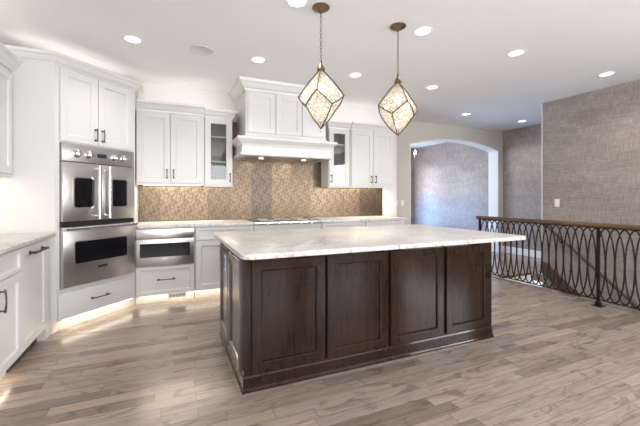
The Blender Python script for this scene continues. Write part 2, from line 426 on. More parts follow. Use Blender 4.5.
for a in ((-2.75, -2.7, .6, 2.4), (-.7, -.65, .6, 2.4), (-2.7, -.7, .6, .65), (-2.7, -.7, 2.35, 2.4), (-1.72, -1.68, .65, 2.35)): box(bm, 5.54, 5.6, *a)
struct(obj('window_6', bm, M['trim']))  # unseen window, added so daylight reaches the ovens and floor
window(4, 4.2, 5.0, 8.76, .25, 2.15); window(5, 5.85, 6.55, 8.76, .25, 2.15)
# stairwell below the floor
struct(bx('wall_stairwell', (4.54, 4.66, .08, 3.97, -2.75, -.12), M['wall']))
struct(bx('wall_stairwell_end', (4.66, 5.5, .08, .2, -2.75, -.12), M['wall']))
struct(bx('wall_stairwell_back', (4.66, 5.5, 3.85, 3.97, -2.75, -.12), M['wall']))
struct(bx('floor_lower', (4.54, 5.62, .08, 3.97, -2.87, -2.75), M['lower']))
# baseboards
BP = [(0, 0), (.014, 0), (.014, .11), (.008, .135), (0, .14)]
def baseboard(nm, path):
    bm = bmesh.new(); sweep(bm, path, BP); struct(obj(nm, bm, M['trim']))
baseboard('baseboard_hall', [(6.98, 5.54), (6.98, 3.65)])
baseboard('baseboard_far', [(6.98, 8.7), (6.98, 5.79)])
baseboard('baseboard_arch', [(3.72, 5.54), (4.36, 5.54)])
baseboard('baseboard_arch_right', [(6.835, 5.54), (6.965, 5.54)])

# ================================================================= cabinet parts
def pull(parent, x, z, length=.13, vertical=True, mat=None, off=.032, r=.0055, y=-.02):
    bm = bmesh.new(); h = length / 2
    def P(s, o): return (x, y - o, z + s) if vertical else (x + s, y - o, z)
    for s in (-1, 1):
        tube(bm, [P(s * h * .8, 0), P(s * h * .8, off)], r * .9, 8)
        tube(bm, [P(s * h * .8, -.0005), P(s * h * .8, .005)], r * 1.9, 10)
    tube(bm, [P(-h, off - .002), P(-h * .86, off), P(-h * .4, off + .004), P(0, off + .005), P(h * .4, off + .004), P(h * .86, off), P(h, off - .002)],
         [r * .8, r * 1.25, r, r * .85, r, r * 1.25, r * .8], 10)
    return obj('handle', bm, mat or M['pull'], parent, smooth=True)
def door(parent, x0, x1, z0, z1, name='door', fr=.06, mat=None, handle=None, hz=None, vertical=True, hl=.13, glassy=False, y=0, raised=False):
    bm = bmesh.new(); panel(bm, x0, x1, z0, z1, .02, fr, glassy, y, raised)
    d = obj(name, bm, mat or M['cabinet'], parent)
    if handle is not None: pull(d, handle, hz, hl, vertical, y=y - .02)
    if glassy: bx('glass_pane', (x0 + fr, x1 - fr, y - .012, y - .008, z0 + fr, z1 - fr), M['glass'], d)
    return d
CROWN = [(0, 0), (.006, 0), (.010, .018), (.024, .03), (.042, .062), (.062, .078), (.066, .1), (0, .1)]
def crown(parent, path, z, s=1.0, name='crown_molding', sz=None):
    bm = bmesh.new(); sweep(bm, path, [(o * s, z + h * (sz or s)) for o, h in CROWN]); return obj(name, bm, M['cabinet'], parent)
def base_cab(x0, x1, label, drawers, doors, front_y=4.46, group=None, toe=True, vent=False):
    """drawers/doors: lists of (x0,x1,z0,z1,handle x, handle z, vertical, handle length)"""
    t = thing('base_cabinet', label, 'cabinet', (x0, front_y, 0), 0)
    w = x1 - x0; dp = 5.068 - front_y
    bx('body', (0, w, 0, dp, .11, .882), M['cabinet'], t)
    bx('toe_kick', (0, w, .07, .09, 0, .11), M['toe'], t)
    for a in drawers:
        d = door(t, a[0] - x0, a[1] - x0, a[2], a[3], 'drawer', .042 if a[3] - a[2] > .2 else .03, None)
        if a[4] is not None: pull(d, a[4] - x0, a[5], a[7], a[6])
    for a in doors: door(t, a[0] - x0, a[1] - x0, a[2], a[3], 'door', .06, None, None if a[4] is None else a[4] - x0, a[5], a[6], a[7])
    return t

# ---- base run along the kitchen wall (fronts at y = 4.44)
t = base_cab(-.341, .296, 'white base cabinet with one deep drawer under the stainless microwave drawer', [(-.334, .29, .112, .443, -.02, .29, False, .2)], [])
bm = bmesh.new()
g_ = bmesh.new(); box(g_, .341, .538, -.004, .0, .056, .106)
for k in range(12): box(g_, .350 + k * .0155, .3555 + k * .0155, -.0055, -.0042, .063, .099)
for f in g_.faces:
    if f.calc_center_median().y < -.0041: f.material_index = 1
obj('vent_grille', g_, [M['trim'], M['pull']], t)
# opening behind the microwave is hidden by it
mw = thing('microwave_drawer', 'stainless steel microwave drawer with dark glass below the left back countertop', 'microwave', (-.34, 4.458, 0))
bx('front_panel', (.0, .624, -.028, 0, .45, .762), M['steel'], mw, bev=.003)
bx('control_panel', (.0, .624, -.028, 0, .766, .880), M['steel'], mw, bev=.003)
bx('window', (.045, .579, -.0295, -.0285, .553, .712), M['black_glass'], mw)
bx('badge', (.275, .335, -.031, -.0287, .525, .535), M['plate'], mw)
base_cab(.302, 1.012, 'white base cabinet with a wide top drawer, left of the cooktop', [(.309, 1.0, .722, .872, None, 0, False, .13)],
         [(.309, .652, .12, .712, None, .6, True, .13), (.658, 1.0, .12, .712, .70, .6, True, .13)])
base_cab(1.018, 1.972, 'white base cabinet directly below the cooktop', [(1.025, 1.965, .5, .80, 1.495, .67, False, .2), (1.025, 1.965, .12, .49, 1.495, .33, False, .2)], [])
base_cab(1.978, 2.69, 'white base cabinet just right of the cooktop', [(1.985, 2.683, .722, .872, 2.33, .8, False, .13)],
         [(1.985, 2.331, .12, .712, 2.29, .6, True, .13), (2.337, 2.683, .12, .712, 2.38, .6, True, .13)])
base_cab(2.696, 3.40, 'white base cabinet at the right end of the kitchen wall', [(2.703, 3.393, .722, .872, 3.05, .8, False, .13)],
         [(2.703, 3.045, .12, .712, 3.0, .6, True, .13), (3.051, 3.393, .12, .712, 3.09, .6, True, .13)])
def slab(name, pts, z0, z1, label, bev=.006):
    bm = bmesh.new(); prism(bm, pts, z0, z1)
    es = [e for e in bm.edges if abs((e.verts[0].co - e.verts[1].co).z) < 1e-6]
    bmesh.ops.bevel(bm, geom=es, offset=bev, segments=3, affect='EDGES', profile=.5)
    return tag(obj(name, bm, M['stone'], smooth=True), label, 'countertop')
slab('countertop', [(-.341, 4.45), (-.31, 4.42), (1.013, 4.42), (1.013, 5.067), (-.341, 5.067)], .886, .926, 'speckled stone countertop left of the cooktop, above the microwave drawer')
slab('countertop', [(1.977, 4.42), (3.43, 4.42), (3.43, 5.067), (1.977, 5.067)], .886, .926, 'speckled stone countertop right of the cooktop along the back wall')
# cooktop
ck = thing('cooktop', 'low stainless steel cooktop between the two back wall countertops', 'cooktop', (1.018, 4.42, 0))
bx('housing', (0, .954, -.01, .645, .884, .9266), M['steel'], ck, bev=.004)
bx('glass_top', (.012, .942, .012, .635, .9268, .931), M['black_glass'], ck)
for k in range(5):
    bm = bmesh.new(); lathe(bm, [(.02, 0), (.018, .02), (.0, .021)][:2], 16, M4=Matrix.Translation((.17 + k * .153, -.01, .906)) @ Matrix.Rotation(pi / 2, 4, 'X'))
    obj('knob', bm, M['steel'], ck, smooth=True)
for (gx, gy, gr) in ((.22, .2, .09), (.22, .46, .075), (.48, .33, .12), (.74, .2, .075), (.74, .46, .09)):
    bm = bmesh.new(); tube(bm, [(gx + gr * cos(a * pi / 12), gy + gr * sin(a * pi / 12), .9322) for a in range(24)], .0022, 6, closed=True)
    obj('burner_ring', bm, M['grille'], ck, smooth=True)
# backsplash
bm = bmesh.new(); box(bm, -.355, 3.40, 5.055, 5.069, .9275, 1.72)
box(bm, .80, 2.235, 5.055, 5.069, 1.72, 2.33)
tag(obj('backsplash', bm, M['tile']), 'embossed bronze tile backsplash between the countertops and the upper cabinets', 'backsplash')

# ---- upper cabinets
def light_rail(t, w, z, d=.3):
    bx('light_rail', (0.001, w - .001, -.018, .0, z, z + .018), M['cabinet'], t)
def upper(x0, x1, yf, z0, z1, zc, label, doors, glassy=False, crown_sides=(False, False), group=None):
    t = thing('wall_cabinet', label, 'cabinet', (x0, yf, 0)); w = x1 - x0; dp = 5.053 - yf if glassy or x1 > .8 or x0 > .4 else 5.053 - yf
    if not glassy: bx('body', (0, w, 0, dp, z0, z1), M['cabinet'], t)
    else:
        bm = bmesh.new(); T = .018
        box(bm, 0, T, 0, dp, z0, z1); box(bm, w - T, w, 0, dp, z0, z1); box(bm, T, w - T, dp - .012, dp, z0, z1)
        box(bm, T, w - T, 0, dp - .012, z0, z0 + T); box(bm, T, w - T, 0, dp - .012, z1 - T, z1)
        for f in bm.faces:
            c = f.calc_center_median()
            if .001 < c.x < w - .001 and c.y < dp - .001 and c.y > .001 and z0 + .001 < c.z < z1 - .001: f.material_index = 1
        obj('body', bm, [M['cabinet'], M['interior']], t)
        for zs in (z0 + .31, z0 + .64):
            bx('shelf', (T + .001, w - T - .001, .02, dp - .014, zs, zs + .018), M['cabinet'], t)
        bm = bmesh.new(); lathe(bm, [(.03, 0), (.032, -.012), (.026, -.014)], 20, (w / 2, dp / 2, z1 - T - .001))
        p = obj('puck_light', bm, M['lamp'], t, smooth=True)
    for a in doors: door(t, a[0] - x0, a[1] - x0, a[2], a[3], 'door', .065 if not glassy else .07, None, None if a[4] is None else a[4] - x0, a[5], True, .12, glassy)
    light_rail(t, w, z0 - .018)
    l = .0; path = [(0, -.02), (w, -.02)]
    if crown_sides[0]: path = [(0, dp)] + path
    if crown_sides[1]: path = path + [(w, dp)]
    crown(t, path, z1 - .03, 1, sz=(zc - z1 + .03) / .1)
    return t
upper(-.358, .432, 4.76, 1.418, 2.33, 2.43, 'white double door wall cabinet beside the oven tower', [(-.351, .022, 1.426, 2.30, -.013, 1.54), (.029, .404, 1.426, 2.30, .064, 1.54)])
upper(.436, .798, 4.775, 1.405, 2.325, 2.405, 'narrow white wall cabinet with a glass door left of the range hood', [(.441, .791, 1.41, 2.30, .762, 1.51)], True, (False, True))
upper(2.238, 2.602, 4.775, 1.412, 2.325, 2.41, 'narrow white wall cabinet with a glass door right of the range hood', [(2.245, 2.592, 1.418, 2.30, 2.272, 1.53)], True, (True, False))
upper(2.606, 3.425, 4.76, 1.415, 2.33, 2.415, 'white double door wall cabinet at the right end of the kitchen wall', [(2.622, 3.011, 1.422, 2.30, 2.975, 1.53), (3.018, 3.418, 1.422, 2.30, 3.055, 1.53)], False, (False, True))

# ---- range hood
hd = thing('range_hood', 'white panelled range hood with stepped mantel and tall crown reaching the ceiling', 'range hood', (.905, 4.42, 0))
HW = 1.12; HD = 5.053 - 4.42
bx('chimney_cabinet', (0, HW, 0, HD, 2.03, 2.64), M['cabinet'], hd)
for a in ((.025, .385), (.397, .757), (.769, 1.10)): door(hd, a[0], a[1], 2.08, 2.60, 'door', .06)
bm = bmesh.new(); sweep(bm, [(0, HD), (0, -.0), (HW, -.0), (HW, HD)], [(0, 2.61), (.012, 2.61), (.018, 2.635), (.045, 2.655), (.072, 2.70), (.088, 2.715), (.096, 2.748), (0, 2.748)])
obj('crown_molding', bm, M['cabinet'], hd)
bm = bmesh.new()
mp_ = [(.02, HD), (.02, .02), (HW - .02, .02), (HW - .02, HD)]
sweep(bm, mp_, [(0, 1.775), (.085, 1.775), (.10, 1.785), (.10, 1.81), (.085, 1.82), (.078, 1.83), (.078, 1.90), (.084, 1.915), (.084, 1.925), (.10, 1.945), (.125, 1.965), (.13, 1.975), (.145, 1.98), (.145, 2.005), (.12, 2.015), (.035, 2.035), (.025, 2.06), (0, 2.06)])
obj('mantel', bm, M['cabinet'], hd)
bx('liner', (.03, HW - .03, .03, HD - .01, 1.778, 1.79), M['steel'], hd)
for lx in (.25, .87):
    bm = bmesh.new(); lathe(bm, [(.03, 1.7775), (.03, 1.771), (.026, 1.770)], 16, (lx, .2, 0)); obj('hood_lamp', bm, M['lamp'], hd, smooth=True)
for lx in (.25, .87):
    l = area('hood_light', (lx, .3, 1.765), (0, 0, 0), .08, .08, .7, (1, .93, .85), hd)

# ---- oven tower (diagonal corner unit)
A = Vector((-.944, 3.854)); ROT = radians(45)
tw = thing('oven_cabinet', 'tall white diagonal corner cabinet that holds the double oven', 'cabinet', (A.x, A.y, 0))
bm = bmesh.new()
foot = [(-.624, .0), (0, 0), (.6, .6), (.575, .625), (.575, 1.214), (-.624, 1.214)]
# hollow for the ovens: lower block, upper block, sides
Wd = .8485
def diag(t_, d): return (t_ * .7071 - d * .7071, t_ * .7071 + d * .7071)
prism(bm, foot, .11, .395)
prism(bm, foot, 1.758, 2.50)
# mid part with pocket
mid = [(-.624, 0), (0, 0), diag(.04, 0), diag(.04, .5), diag(.806, .5), diag(.806, 0), (.6, .6), (.575, .625), (.575, 1.214), (-.624, 1.214)]
prism(bm, mid, .395, 1.758)
obj('body', bm, M['cabinet'], tw)
bm = bmesh.new(); prism(bm, [(-.624, .0), (-.03, .0), (.0, .09), (.51, .6), (.601, .691), (.575, .72), (.575, 1.214), (-.624, 1.214)], 0, .11); obj('toe_kick', bm, M['toe'], tw)
def turned(o): o.rotation_euler = (0, 0, ROT); return o
turned(door(tw, .036, .397, 1.77, 2.445, 'door', .065, None, .365, 1.87, True, .13))
turned(door(tw, .403, .80, 1.77, 2.445, 'door', .065, None, .44, 1.87, True, .13))
bm = bmesh.new(); box(bm, .019, .80, -.02, 0, .112, .36, .004); d = turned(obj('drawer', bm, M['cabinet'], tw, smooth=True)); pull(d, .41, .245, .2, False)
crown(tw, [(-.624, 0), (0, 0), (.6, .6), (.6, 1.214)], 2.452, 1.0)
# ---- double oven
ov = thing('double_oven', 'stainless steel double wall oven with french doors above a drop down door', 'oven', (A.x, A.y, 0), ROT)
OX0, OX1 = .043, .803
bm = bmesh.new(); box(bm, OX0 + .003, OX1 - .003, .0, .48, .405, 1.75); obj('housing', bm, M['black'], ov)
bx('control_panel', (OX0, OX1, -.035, 0, 1.585, 1.752), M['steel'], ov, bev=.004)
bx('display', (.375, .475, -.037, -.0352, 1.645, 1.685), M['display'], ov)
for kx in (.175, .29, .565, .672):
    bm = bmesh.new(); lathe(bm, [(.042, 0), (.042, .007), (.034, .012), (.032, .036), (.027, .04)], 24, M4=Matrix.Translation((kx, -.035, 1.665)) @ Matrix.Rotation(pi / 2, 4, 'X'))
    box(bm, kx - .006, kx + .006, -.085, -.072, 1.64, 1.69)
    obj('knob', bm, M['knob'], ov, smooth=True)
def rwin(name, x0, x1, y0, y1, z0, z1, mat, parent, r_=.022):
    bm = bmesh.new(); P = []
    for cx, cz, a0 in ((x1 - r_, z0 + r_, -90), (x1 - r_, z1 - r_, 0), (x0 + r_, z1 - r_, 90), (x0 + r_, z0 + r_, 180)):
        for k in range(7): a = radians(a0 + 15 * k); P.append((cx + r_ * cos(a), cz + r_ * sin(a)))
    f = [bm.verts.new((x, y0, z)) for x, z in P]; g = [bm.verts.new((x, y1, z)) for x, z in P]
    bm.faces.new(f); bm.faces.new(g[::-1]); n = len(P)
    for k in range(n): bm.faces.new((f[k], f[(k + 1) % n], g[(k + 1) % n], g[k]))
    return obj(name, bm, mat, parent)
def oven_bar(parent, p0, p1, r, off):
    bm = bmesh.new(); p0, p1 = Vector(p0), Vector(p1); o_ = Vector((0, -off, 0)); dr = (p1 - p0).normalized()
    tube(bm, [p0 + o_, p1 + o_], r, 14)
    for p, sg in ((p0, 1), (p1, -1)):
        q = p + dr * sg * .025; tube(bm, [q, q + o_ * .6, q + o_], r * 1.05, 12)
    return obj('handle', bm, M['knob'], parent, smooth=True)
midx = (OX0 + OX1) / 2
for (a, b_, wa, wb, hx) in ((OX0, midx - .002, .148, .332, midx - .06), (midx + .002, OX1, .537, .703, midx + .05)):
    d = bx('door', (a, b_, -.04, 0, 1.02, 1.578), M['steel'], ov, bev=.004)
    rwin('window_trim', wa - .014, wb + .014, -.044, -.0405, 1.138, 1.446, M['knob'], d, .032)
    rwin('window', wa, wb, -.046, -.0442, 1.15, 1.432, M['black_glass'], d)
    oven_bar(d, (hx, -.04, 1.035), (hx, -.04, 1.56), .013, .05)
bx('gap_trim', (OX0 - .006, OX1 + .002, -.03, -.0015, .972, 1.016), M['black'], ov)
d = bx('door', (OX0, OX1, -.045, 0, .405, .968), M['steel'], ov, bev=.004)
rwin('window_trim', .140, .714, -.048, -.0455, .606, .832, M['steel'], d, .03)
rwin('window', .15, .704, -.05, -.0482, .616, .822, M['black_glass'], d)
oven_bar(d, (OX0 - .015, -.045, .955), (OX1 - .02, -.045, .955), .017, .055)
bd = bx('badge', (.375, .475, -.049, -.0455, .538, .566), M['black'], d)
def text_mesh(name, body, size, mat, parent, loc, rx=pi / 2):
    cu = bpy.data.curves.new(name, 'FONT'); cu.body = body; cu.size = size; cu.extrude = .0004; cu.align_x = 'CENTER'; cu.align_y = 'CENTER'
    to = bpy.data.objects.new(name, cu); C.objects.link(to); bpy.context.view_layer.update()
    me = bpy.data.meshes.new_from_object(to.evaluated_get(bpy.context.evaluated_depsgraph_get()))
    bpy.data.objects.remove(to); bpy.data.curves.remove(cu)
    me.transform(Matrix.Translation(loc) @ Matrix.Rotation(rx, 4, 'X')); return me
me = text_mesh('t', 'VIKING', .024, None, None, (.425, -.0495, .552)); me.materials.append(M['knob'])
bm = bmesh.new(); bm.from_mesh(bd.data); n0 = len(bm.faces); bm.from_mesh(me)
for i, f in enumerate(bm.faces):
    if i >= n0: f.material_index = 1
bm.to_mesh(bd.data); bm.free(); bd.data.materials.append(M['knob'])

# ---- left wall run: fronts face +x at x = -.96 (local x runs along +y)
def left_unit(name, label, cat, y0): return thing(name, label, cat, (-.98, y0, 0), radians(90))
t = left_unit('base_cabinet', 'white base cabinet with drawer over door at the left photo edge', 'cabinet', 2.36); w = .774
bx('body', (0, w, 0, .589, .11, .896), M['cabinet'], t)
bx('toe_kick', (0, w, .07, .09, 0, .11), M['toe'], t)
door(t, .378, .770, .722, .885, 'drawer', .03)
door(t, .378, .770, .122, .716, 'door', .06, None, .402, .6, True, .15)
door(t, .004, .372, .722, .885, 'drawer', .03)
door(t, .004, .372, .122, .716, 'door', .06, None, .04, .6, True, .15)
t = left_unit('dishwasher', 'white panel front dishwasher with a dark bar handle beside the oven tower', 'dishwasher', 3.14); w = .585
bx('body', (0.002, w, 0.01, .585, .11, .88), M['cabinet'], t)
bx('toe_kick', (0.002, w, .06, .08, 0, .11), M['dark_toe'], t)
bm = bmesh.new(); panel(bm, .003, w - .002, .118, .884, .022, .07, False, .008, False); d = obj('door', bm, M['cabinet'], t)
pull(d, .30, .825, .33, False, off=.04, r=.009, y=-.014)
t = left_unit('filler_cabinet', 'narrow white filler panel between dishwasher and oven tower', 'cabinet', 3.728)
bx('panel', (0, .109, -.0, .58, .0, .896), M['cabinet'], t)
slab('countertop', [(-.93, 1.5), (-.93, 3.838), (-1.568, 3.838), (-1.568, 1.5)], .898, .93, 'pale stone countertop along the left wall above the dishwasher')
t = left_unit('base_cabinet', 'white base cabinet outside the left photo edge', 'cabinet', 1.58)
bx('body', (0, .776, 0, .589, .11, .896), M['cabinet'], t); bx('toe_kick', (0, .776, .07, .09, 0, .11), M['toe'], t)
door(t, .004, .385, .122, .885, 'door', .06); door(t, .391, .772, .122, .885, 'door', .06)
# left upper
t = thing('wall_cabinet', 'white wall cabinet high on the left wall at the photo edge', 'cabinet', (-1.26, 2.92, 0), radians(90))
bx('body', (0, .916, 0, .308, 1.44, 2.35), M['cabinet'], t)
door(t, .46, .908, 1.45, 2.315, 'door', .06); door(t, .006, .454, 1.45, 2.315, 'door', .06)
light_rail(t, .916, 1.42)
crown(t, [(0, .308), (0, -.02), (.914, -.02)], 2.34, 1.0)

# ================================================================= island
isl = thing('kitchen_island', 'dark espresso wood kitchen island with framed panels below a pale stone top', 'island', (.441, 2.195, 0))
IW, ID = 2.205, 1.067
bx('body', (.0, IW, .02, ID, .0, .855), M['island'], isl)
for (a, b_) in ((.49, 1.005), (1.021, 1.527), (1.554, 2.077), (2.109, 2.604)):
    door(isl, a - .441, b_ - .441, .115, .838, 'door', .064, M['island'], y=.02)
# side panels on the left face (facing -x)
bm = bmesh.new()
for (a, b_) in ((.06, .50), (.53, .97)): panel(bm, a, b_, .115, .838, .02, .05, False, 0)
sp = obj('side_panel', bm, M['island_end'], isl, loc=(.0, ID - .02, 0), rotz=radians(-90))
bm = bmesh.new()
sweep(bm, [(0, ID), (0, .02), (IW, .02), (IW, ID)], [(0, .0), (.014, .0), (.014, .012), (.010, .02), (.006, .026), (.005, .09), (0, .1)])
obj('base_molding', bm, M['island'], isl)
# slab with rounded corners
def rrect(x0, x1, y0, y1, r, n=8):
    P = []
    for cx, cy, a0 in ((x1 - r, y0 + r, -90), (x1 - r, y1 - r, 0), (x0 + r, y1 - r, 90), (x0 + r, y0 + r, 180)):
        for k in range(n + 1): a = radians(a0 + 90 * k / n); P.append((cx + r * cos(a), cy + r * sin(a)))
    return P
slab('island_countertop', rrect(.418, 3.045, 2.148, 3.665, .06), .857, .89, 'large pale speckled stone slab on top of the dark island', .007)
ot = thing('electrical_outlet', 'outlet with blue film on the left side of the dark island', 'outlet', (.4345, 2.95, .705), radians(-90))
bx('plate', (-.04, .04, -.006, -.0008, -.06, .06), M['plate'], ot, bev=.002)
bx('socket', (-.026, .026, -.0085, -.0062, -.05, .05), M['blue_label'], ot)

# ================================================================= pendants
def pendant(x, y, az, label, rl_):
    t = thing('pendant_light', label, 'lamp', (x, y, 0), 0, 'pendant lights over the island')
    bm = bmesh.new(); lathe(bm, [(.068, 2.749), (.07, 2.742), (.06, 2.732), (.035, 2.722), (.018, 2.712), (.008, 2.70)], 28); obj('canopy', bm, M['bronze'], t, smooth=True)
    # chain
    bm = bmesh.new(); z = 2.705; k = 0
    while z > 2.34:
        L = .034; pts = []
        for i in range(12):
            a = 2 * pi * i / 12; r_ = .0075 * cos(a); h_ = (L / 2) * sin(a)
            pts.append((r_, 0, z - L / 2 + h_) if k % 2 else (0, r_, z - L / 2 + h_))
        tube(bm, pts, .0019, 6, closed=True); z -= L - .006; k += 1
    obj('chain', bm, M['frame'], t, smooth=True)
    A_, B_ = Vector((0, 0, 2.262)), Vector((0, 0, 1.794))
    fw = math.atan2(-y, -x)      # direction from lamp towards the room's kitchen side
    def P(r_, a, z_): a = fw + radians(a); return Vector((r_ * cos(a), r_ * sin(a), z_))
    U = [P(.178, az + 90 * i, 2.045) for i in range(4)]; Lw = [P(rl_, az + 45 + 90 * i, 1.955) for i in range(4)]
    bm = bmesh.new()
    lathe(bm, [(.004, 2.335), (.01, 2.325), (.008, 2.31), (.014, 2.295), (.03, 2.268), (.033, 2.255), (.026, 2.25)], 20); obj('cap', bm, M['bronze'], t, smooth=True)
    # glass panes
    def face_grid(bm, a, b_, c, d, n=6):
        G = []
        cen = Vector((0, 0, 2.02))
        for i in range(n + 1):
            row = []
            for j in range(n + 1):
                u, v = i / n, j / n
                p = a * (1 - u) * (1 - v) + b_ * u * (1 - v) + c * u * v + d * (1 - u) * v
                o_ = (p - cen).normalized(); p = p + o_ * .012 * math.sin(pi * u) * math.sin(pi * v)
                row.append(bm.verts.new(p))
            G.append(row)
        for i in range(n):
            for j in range(n): bm.faces.new((G[i][j], G[i + 1][j], G[i + 1][j + 1], G[i][j + 1]))
    for i in range(4):
        bm = bmesh.new(); face_grid(bm, A_, U[i], Lw[i], U[(i + 1) % 4]); obj('glass_panel', bm, M['mica'], t, smooth=True)
        bm = bmesh.new(); face_grid(bm, B_, Lw[i], U[(i + 1) % 4], Lw[(i + 1) % 4]); obj('glass_panel', bm, M['mica'], t, smooth=True)
    bm = bmesh.new()
    for i in range(4):
        for (p, q) in ((A_, U[i]), (U[i], Lw[i]), (Lw[i], U[(i + 1) % 4]), (Lw[i], B_)):
            cc = Vector((0, 0, 2.02)); p = p + (p - cc).normalized() * .004; q = q + (q - cc).normalized() * .004
            m_ = (p + q) / 2; m_ = m_ + (m_ - Vector((0, 0, 2.02))).normalized() * .010
            tube(bm, [p, p * .5 + m_ * .5, m_, q * .5 + m_ * .5, q], .0052, 8)
        for v_ in (U[i], Lw[i]):
            bmesh.ops.create_icosphere(bm, subdivisions=1, radius=.011, matrix=Matrix.Translation(v_))
    bmesh.ops.create_icosphere(bm, subdivisions=1, radius=.008, matrix=Matrix.Translation(B_))
    obj('frame', bm, M['frame'], t, smooth=True)
    for k in range(2):
        a = k * pi + .6
        bm = bmesh.new(); lathe(bm, [(.006, .05), (.012, .045), (.022, .01), (.02, -.008), (.008, -.02)], 14, (.03 * cos(a), .03 * sin(a), 2.09))
        obj('bulb', bm, M['bulb'], t, smooth=True)
    d = bpy.data.lights.new('pendant_glow', 'POINT'); d.energy = .9; d.color = (1, .93, .85); d.shadow_soft_size = .02
    o = bpy.data.objects.new('pendant_glow', d); C.objects.link(o); o.parent = t; o.location = (0, 0, 2.0)
    return t
pendant(1.105, 2.50, -9, 'faceted mica glass pendant nearer the range hood, left of the pair', .142)
pendant(1.846, 2.504, 25, 'faceted mica glass pendant, right of the pair over the island', .142)

# ================================================================= ceiling lights
def can(x, y):
    t = thing('ceiling_light', '', 'lamp', (x, y, CEIL), 0, 'recessed ceiling lights')
    bm = bmesh.new(); n = 32; rs = [(.085, -.0008), (.084, -.006), (.07, -.007), (.064, -.002)]; rg = []
    for r_, z_ in rs: rg.append([bm.verts.new((r_ * cos(2 * pi * k / n), r_ * sin(2 * pi * k / n), z_)) for k in range(n)])
    for a, b_ in zip(rg, rg[1:]):
        for k in range(n): bm.faces.new((a[k], a[(k + 1) % n], b_[(k + 1) % n], b_[k]))
    obj('trim_ring', bm, M['trim'], t, smooth=True)
    bm = bmesh.new(); lathe(bm, [(.066, -.001), (.066, -.0035)], 32); obj('lens', bm, M['lamp'], t)
    d = bpy.data.lights.new('ceiling_glow', 'SPOT'); d.energy = 24; d.color = (1, .95, .88); d.spot_size = radians(125); d.spot_blend = .8; d.shadow_soft_size = .06
    o = bpy.data.objects.new('ceiling_glow', d); C.objects.link(o); o.parent = t; o.location = (0, 0, -.012)
    return t
proto = can(-.31, 3.73)
CANS = [((-.31, 3.73), 'recessed ceiling light above the double oven'),
        ((.90, 3.73), 'recessed ceiling light in front of the range hood, left of its middle'),
        ((2.105, 3.72), 'recessed ceiling light between the two pendants, near the back wall'),
        ((3.30, 3.71), 'recessed ceiling light just right of the right pendant'),
        ((.905, 2.50), 'recessed ceiling light beside the left pendant canopy at the top photo edge'),
        ((2.108, 2.49), 'recessed ceiling light beside the right pendant canopy'),
        ((3.318, 2.48), 'recessed ceiling light halfway between right pendant and stair wall'),
        ((4.89, 2.46), 'recessed ceiling light nearest the papered stair wall'),
        ((4.93, 4.665), 'recessed ceiling light in front of the arched opening'),
        ((6.395, 4.65), 'recessed ceiling light in the hall corner right of the arch')]
for i, (p, l) in enumerate(CANS):
    o = proto if i == 0 else copy_tree(proto)
    o.location = (p[0], p[1], CEIL); o['label'] = l
bm = bmesh.new(); lathe(bm, [(.115, -.001), (.115, -.006), (.106, -.008), (.1, -.004)], 36)
sp_ = thing('ceiling_speaker', 'round flush white speaker grille in the ceiling left of the range hood', 'speaker', (.317, 3.717, CEIL))
obj('grille', bm, M['grille'], sp_, smooth=True)

# ================================================================= led strips (cabinet tops, undersides, toe kicks)
def led(name, label, x0, y0, x1, y1, z, up, power, width=.02, rot=None, tilt=0):
    L = hypot(x1 - x0, y1 - y0); ang = math.atan2(y1 - y0, x1 - x0)
    t = thing(name, label, 'lamp', ((x0 + x1) / 2, (y0 + y1) / 2, z), ang, 'hidden cabinet strip lights')
    s = 1 if up else -1
    bx('strip', (-L / 2, L / 2, -.006, .006, 0, .004) if up else (-L / 2, L / 2, -.006, .006, -.004, 0), M['led'], t)
    area('strip_glow', (0, 0, .008 * s), (pi if up else 0, 0, 0) if not tilt else (tilt, 0, 0), L, width, power, (1, .92, .83) if up else (1, .86, .68), t)
    return t
led('led_strip', 'light strip on top of the left back wall cabinets', -.28, 4.93, .74, 4.93, 2.346, True, .6)
led('led_strip', 'light strip on top of the right back wall cabinets', 2.28, 4.93, 3.38, 4.93, 2.346, True, .6)
led('led_strip', 'light strip on top of the oven tower', -1.3, 4.0, -.5, 4.8, 2.503, True, .7)
led('led_strip', 'light strip on top of the left wall cabinet', -1.42, 2.96, -1.42, 3.8, 2.353, True, .6)
led('under_cabinet_light', 'light strip under the double door cabinet beside the oven tower', -.29, 4.86, .40, 4.86, 1.404, False, 5.5)
led('under_cabinet_light', 'light strip under the glass door cabinet left of the range hood', .46, 4.86, .77, 4.86, 1.404, False, 2)
led('under_cabinet_light', 'light strip under the glass door cabinet right of the range hood', 2.27, 4.86, 2.57, 4.86, 1.404, False, 1.2)
led('under_cabinet_light', 'light strip under the right end wall cabinet', 2.64, 4.86, 3.38, 4.86, 1.404, False, 5.5)
led('under_cabinet_light', 'light strip under the left wall cabinet at the photo edge', -1.42, 2.96, -1.42, 3.8, 1.437, False, 1.6)
led('toe_kick_light', 'glowing toe kick strip under the microwave cabinet run', -.30, 4.495, 3.36, 4.495, .108, False, 1.7)
led('toe_kick_light', 'glowing toe kick strip along the foot of the oven tower', -.90, 3.905, -.37, 4.435, .108, False, .5)
led('toe_kick_light', 'glowing toe kick strip under the left cabinets at the photo edge', -1.02, 1.7, -1.02, 3.1, .108, False, .5)

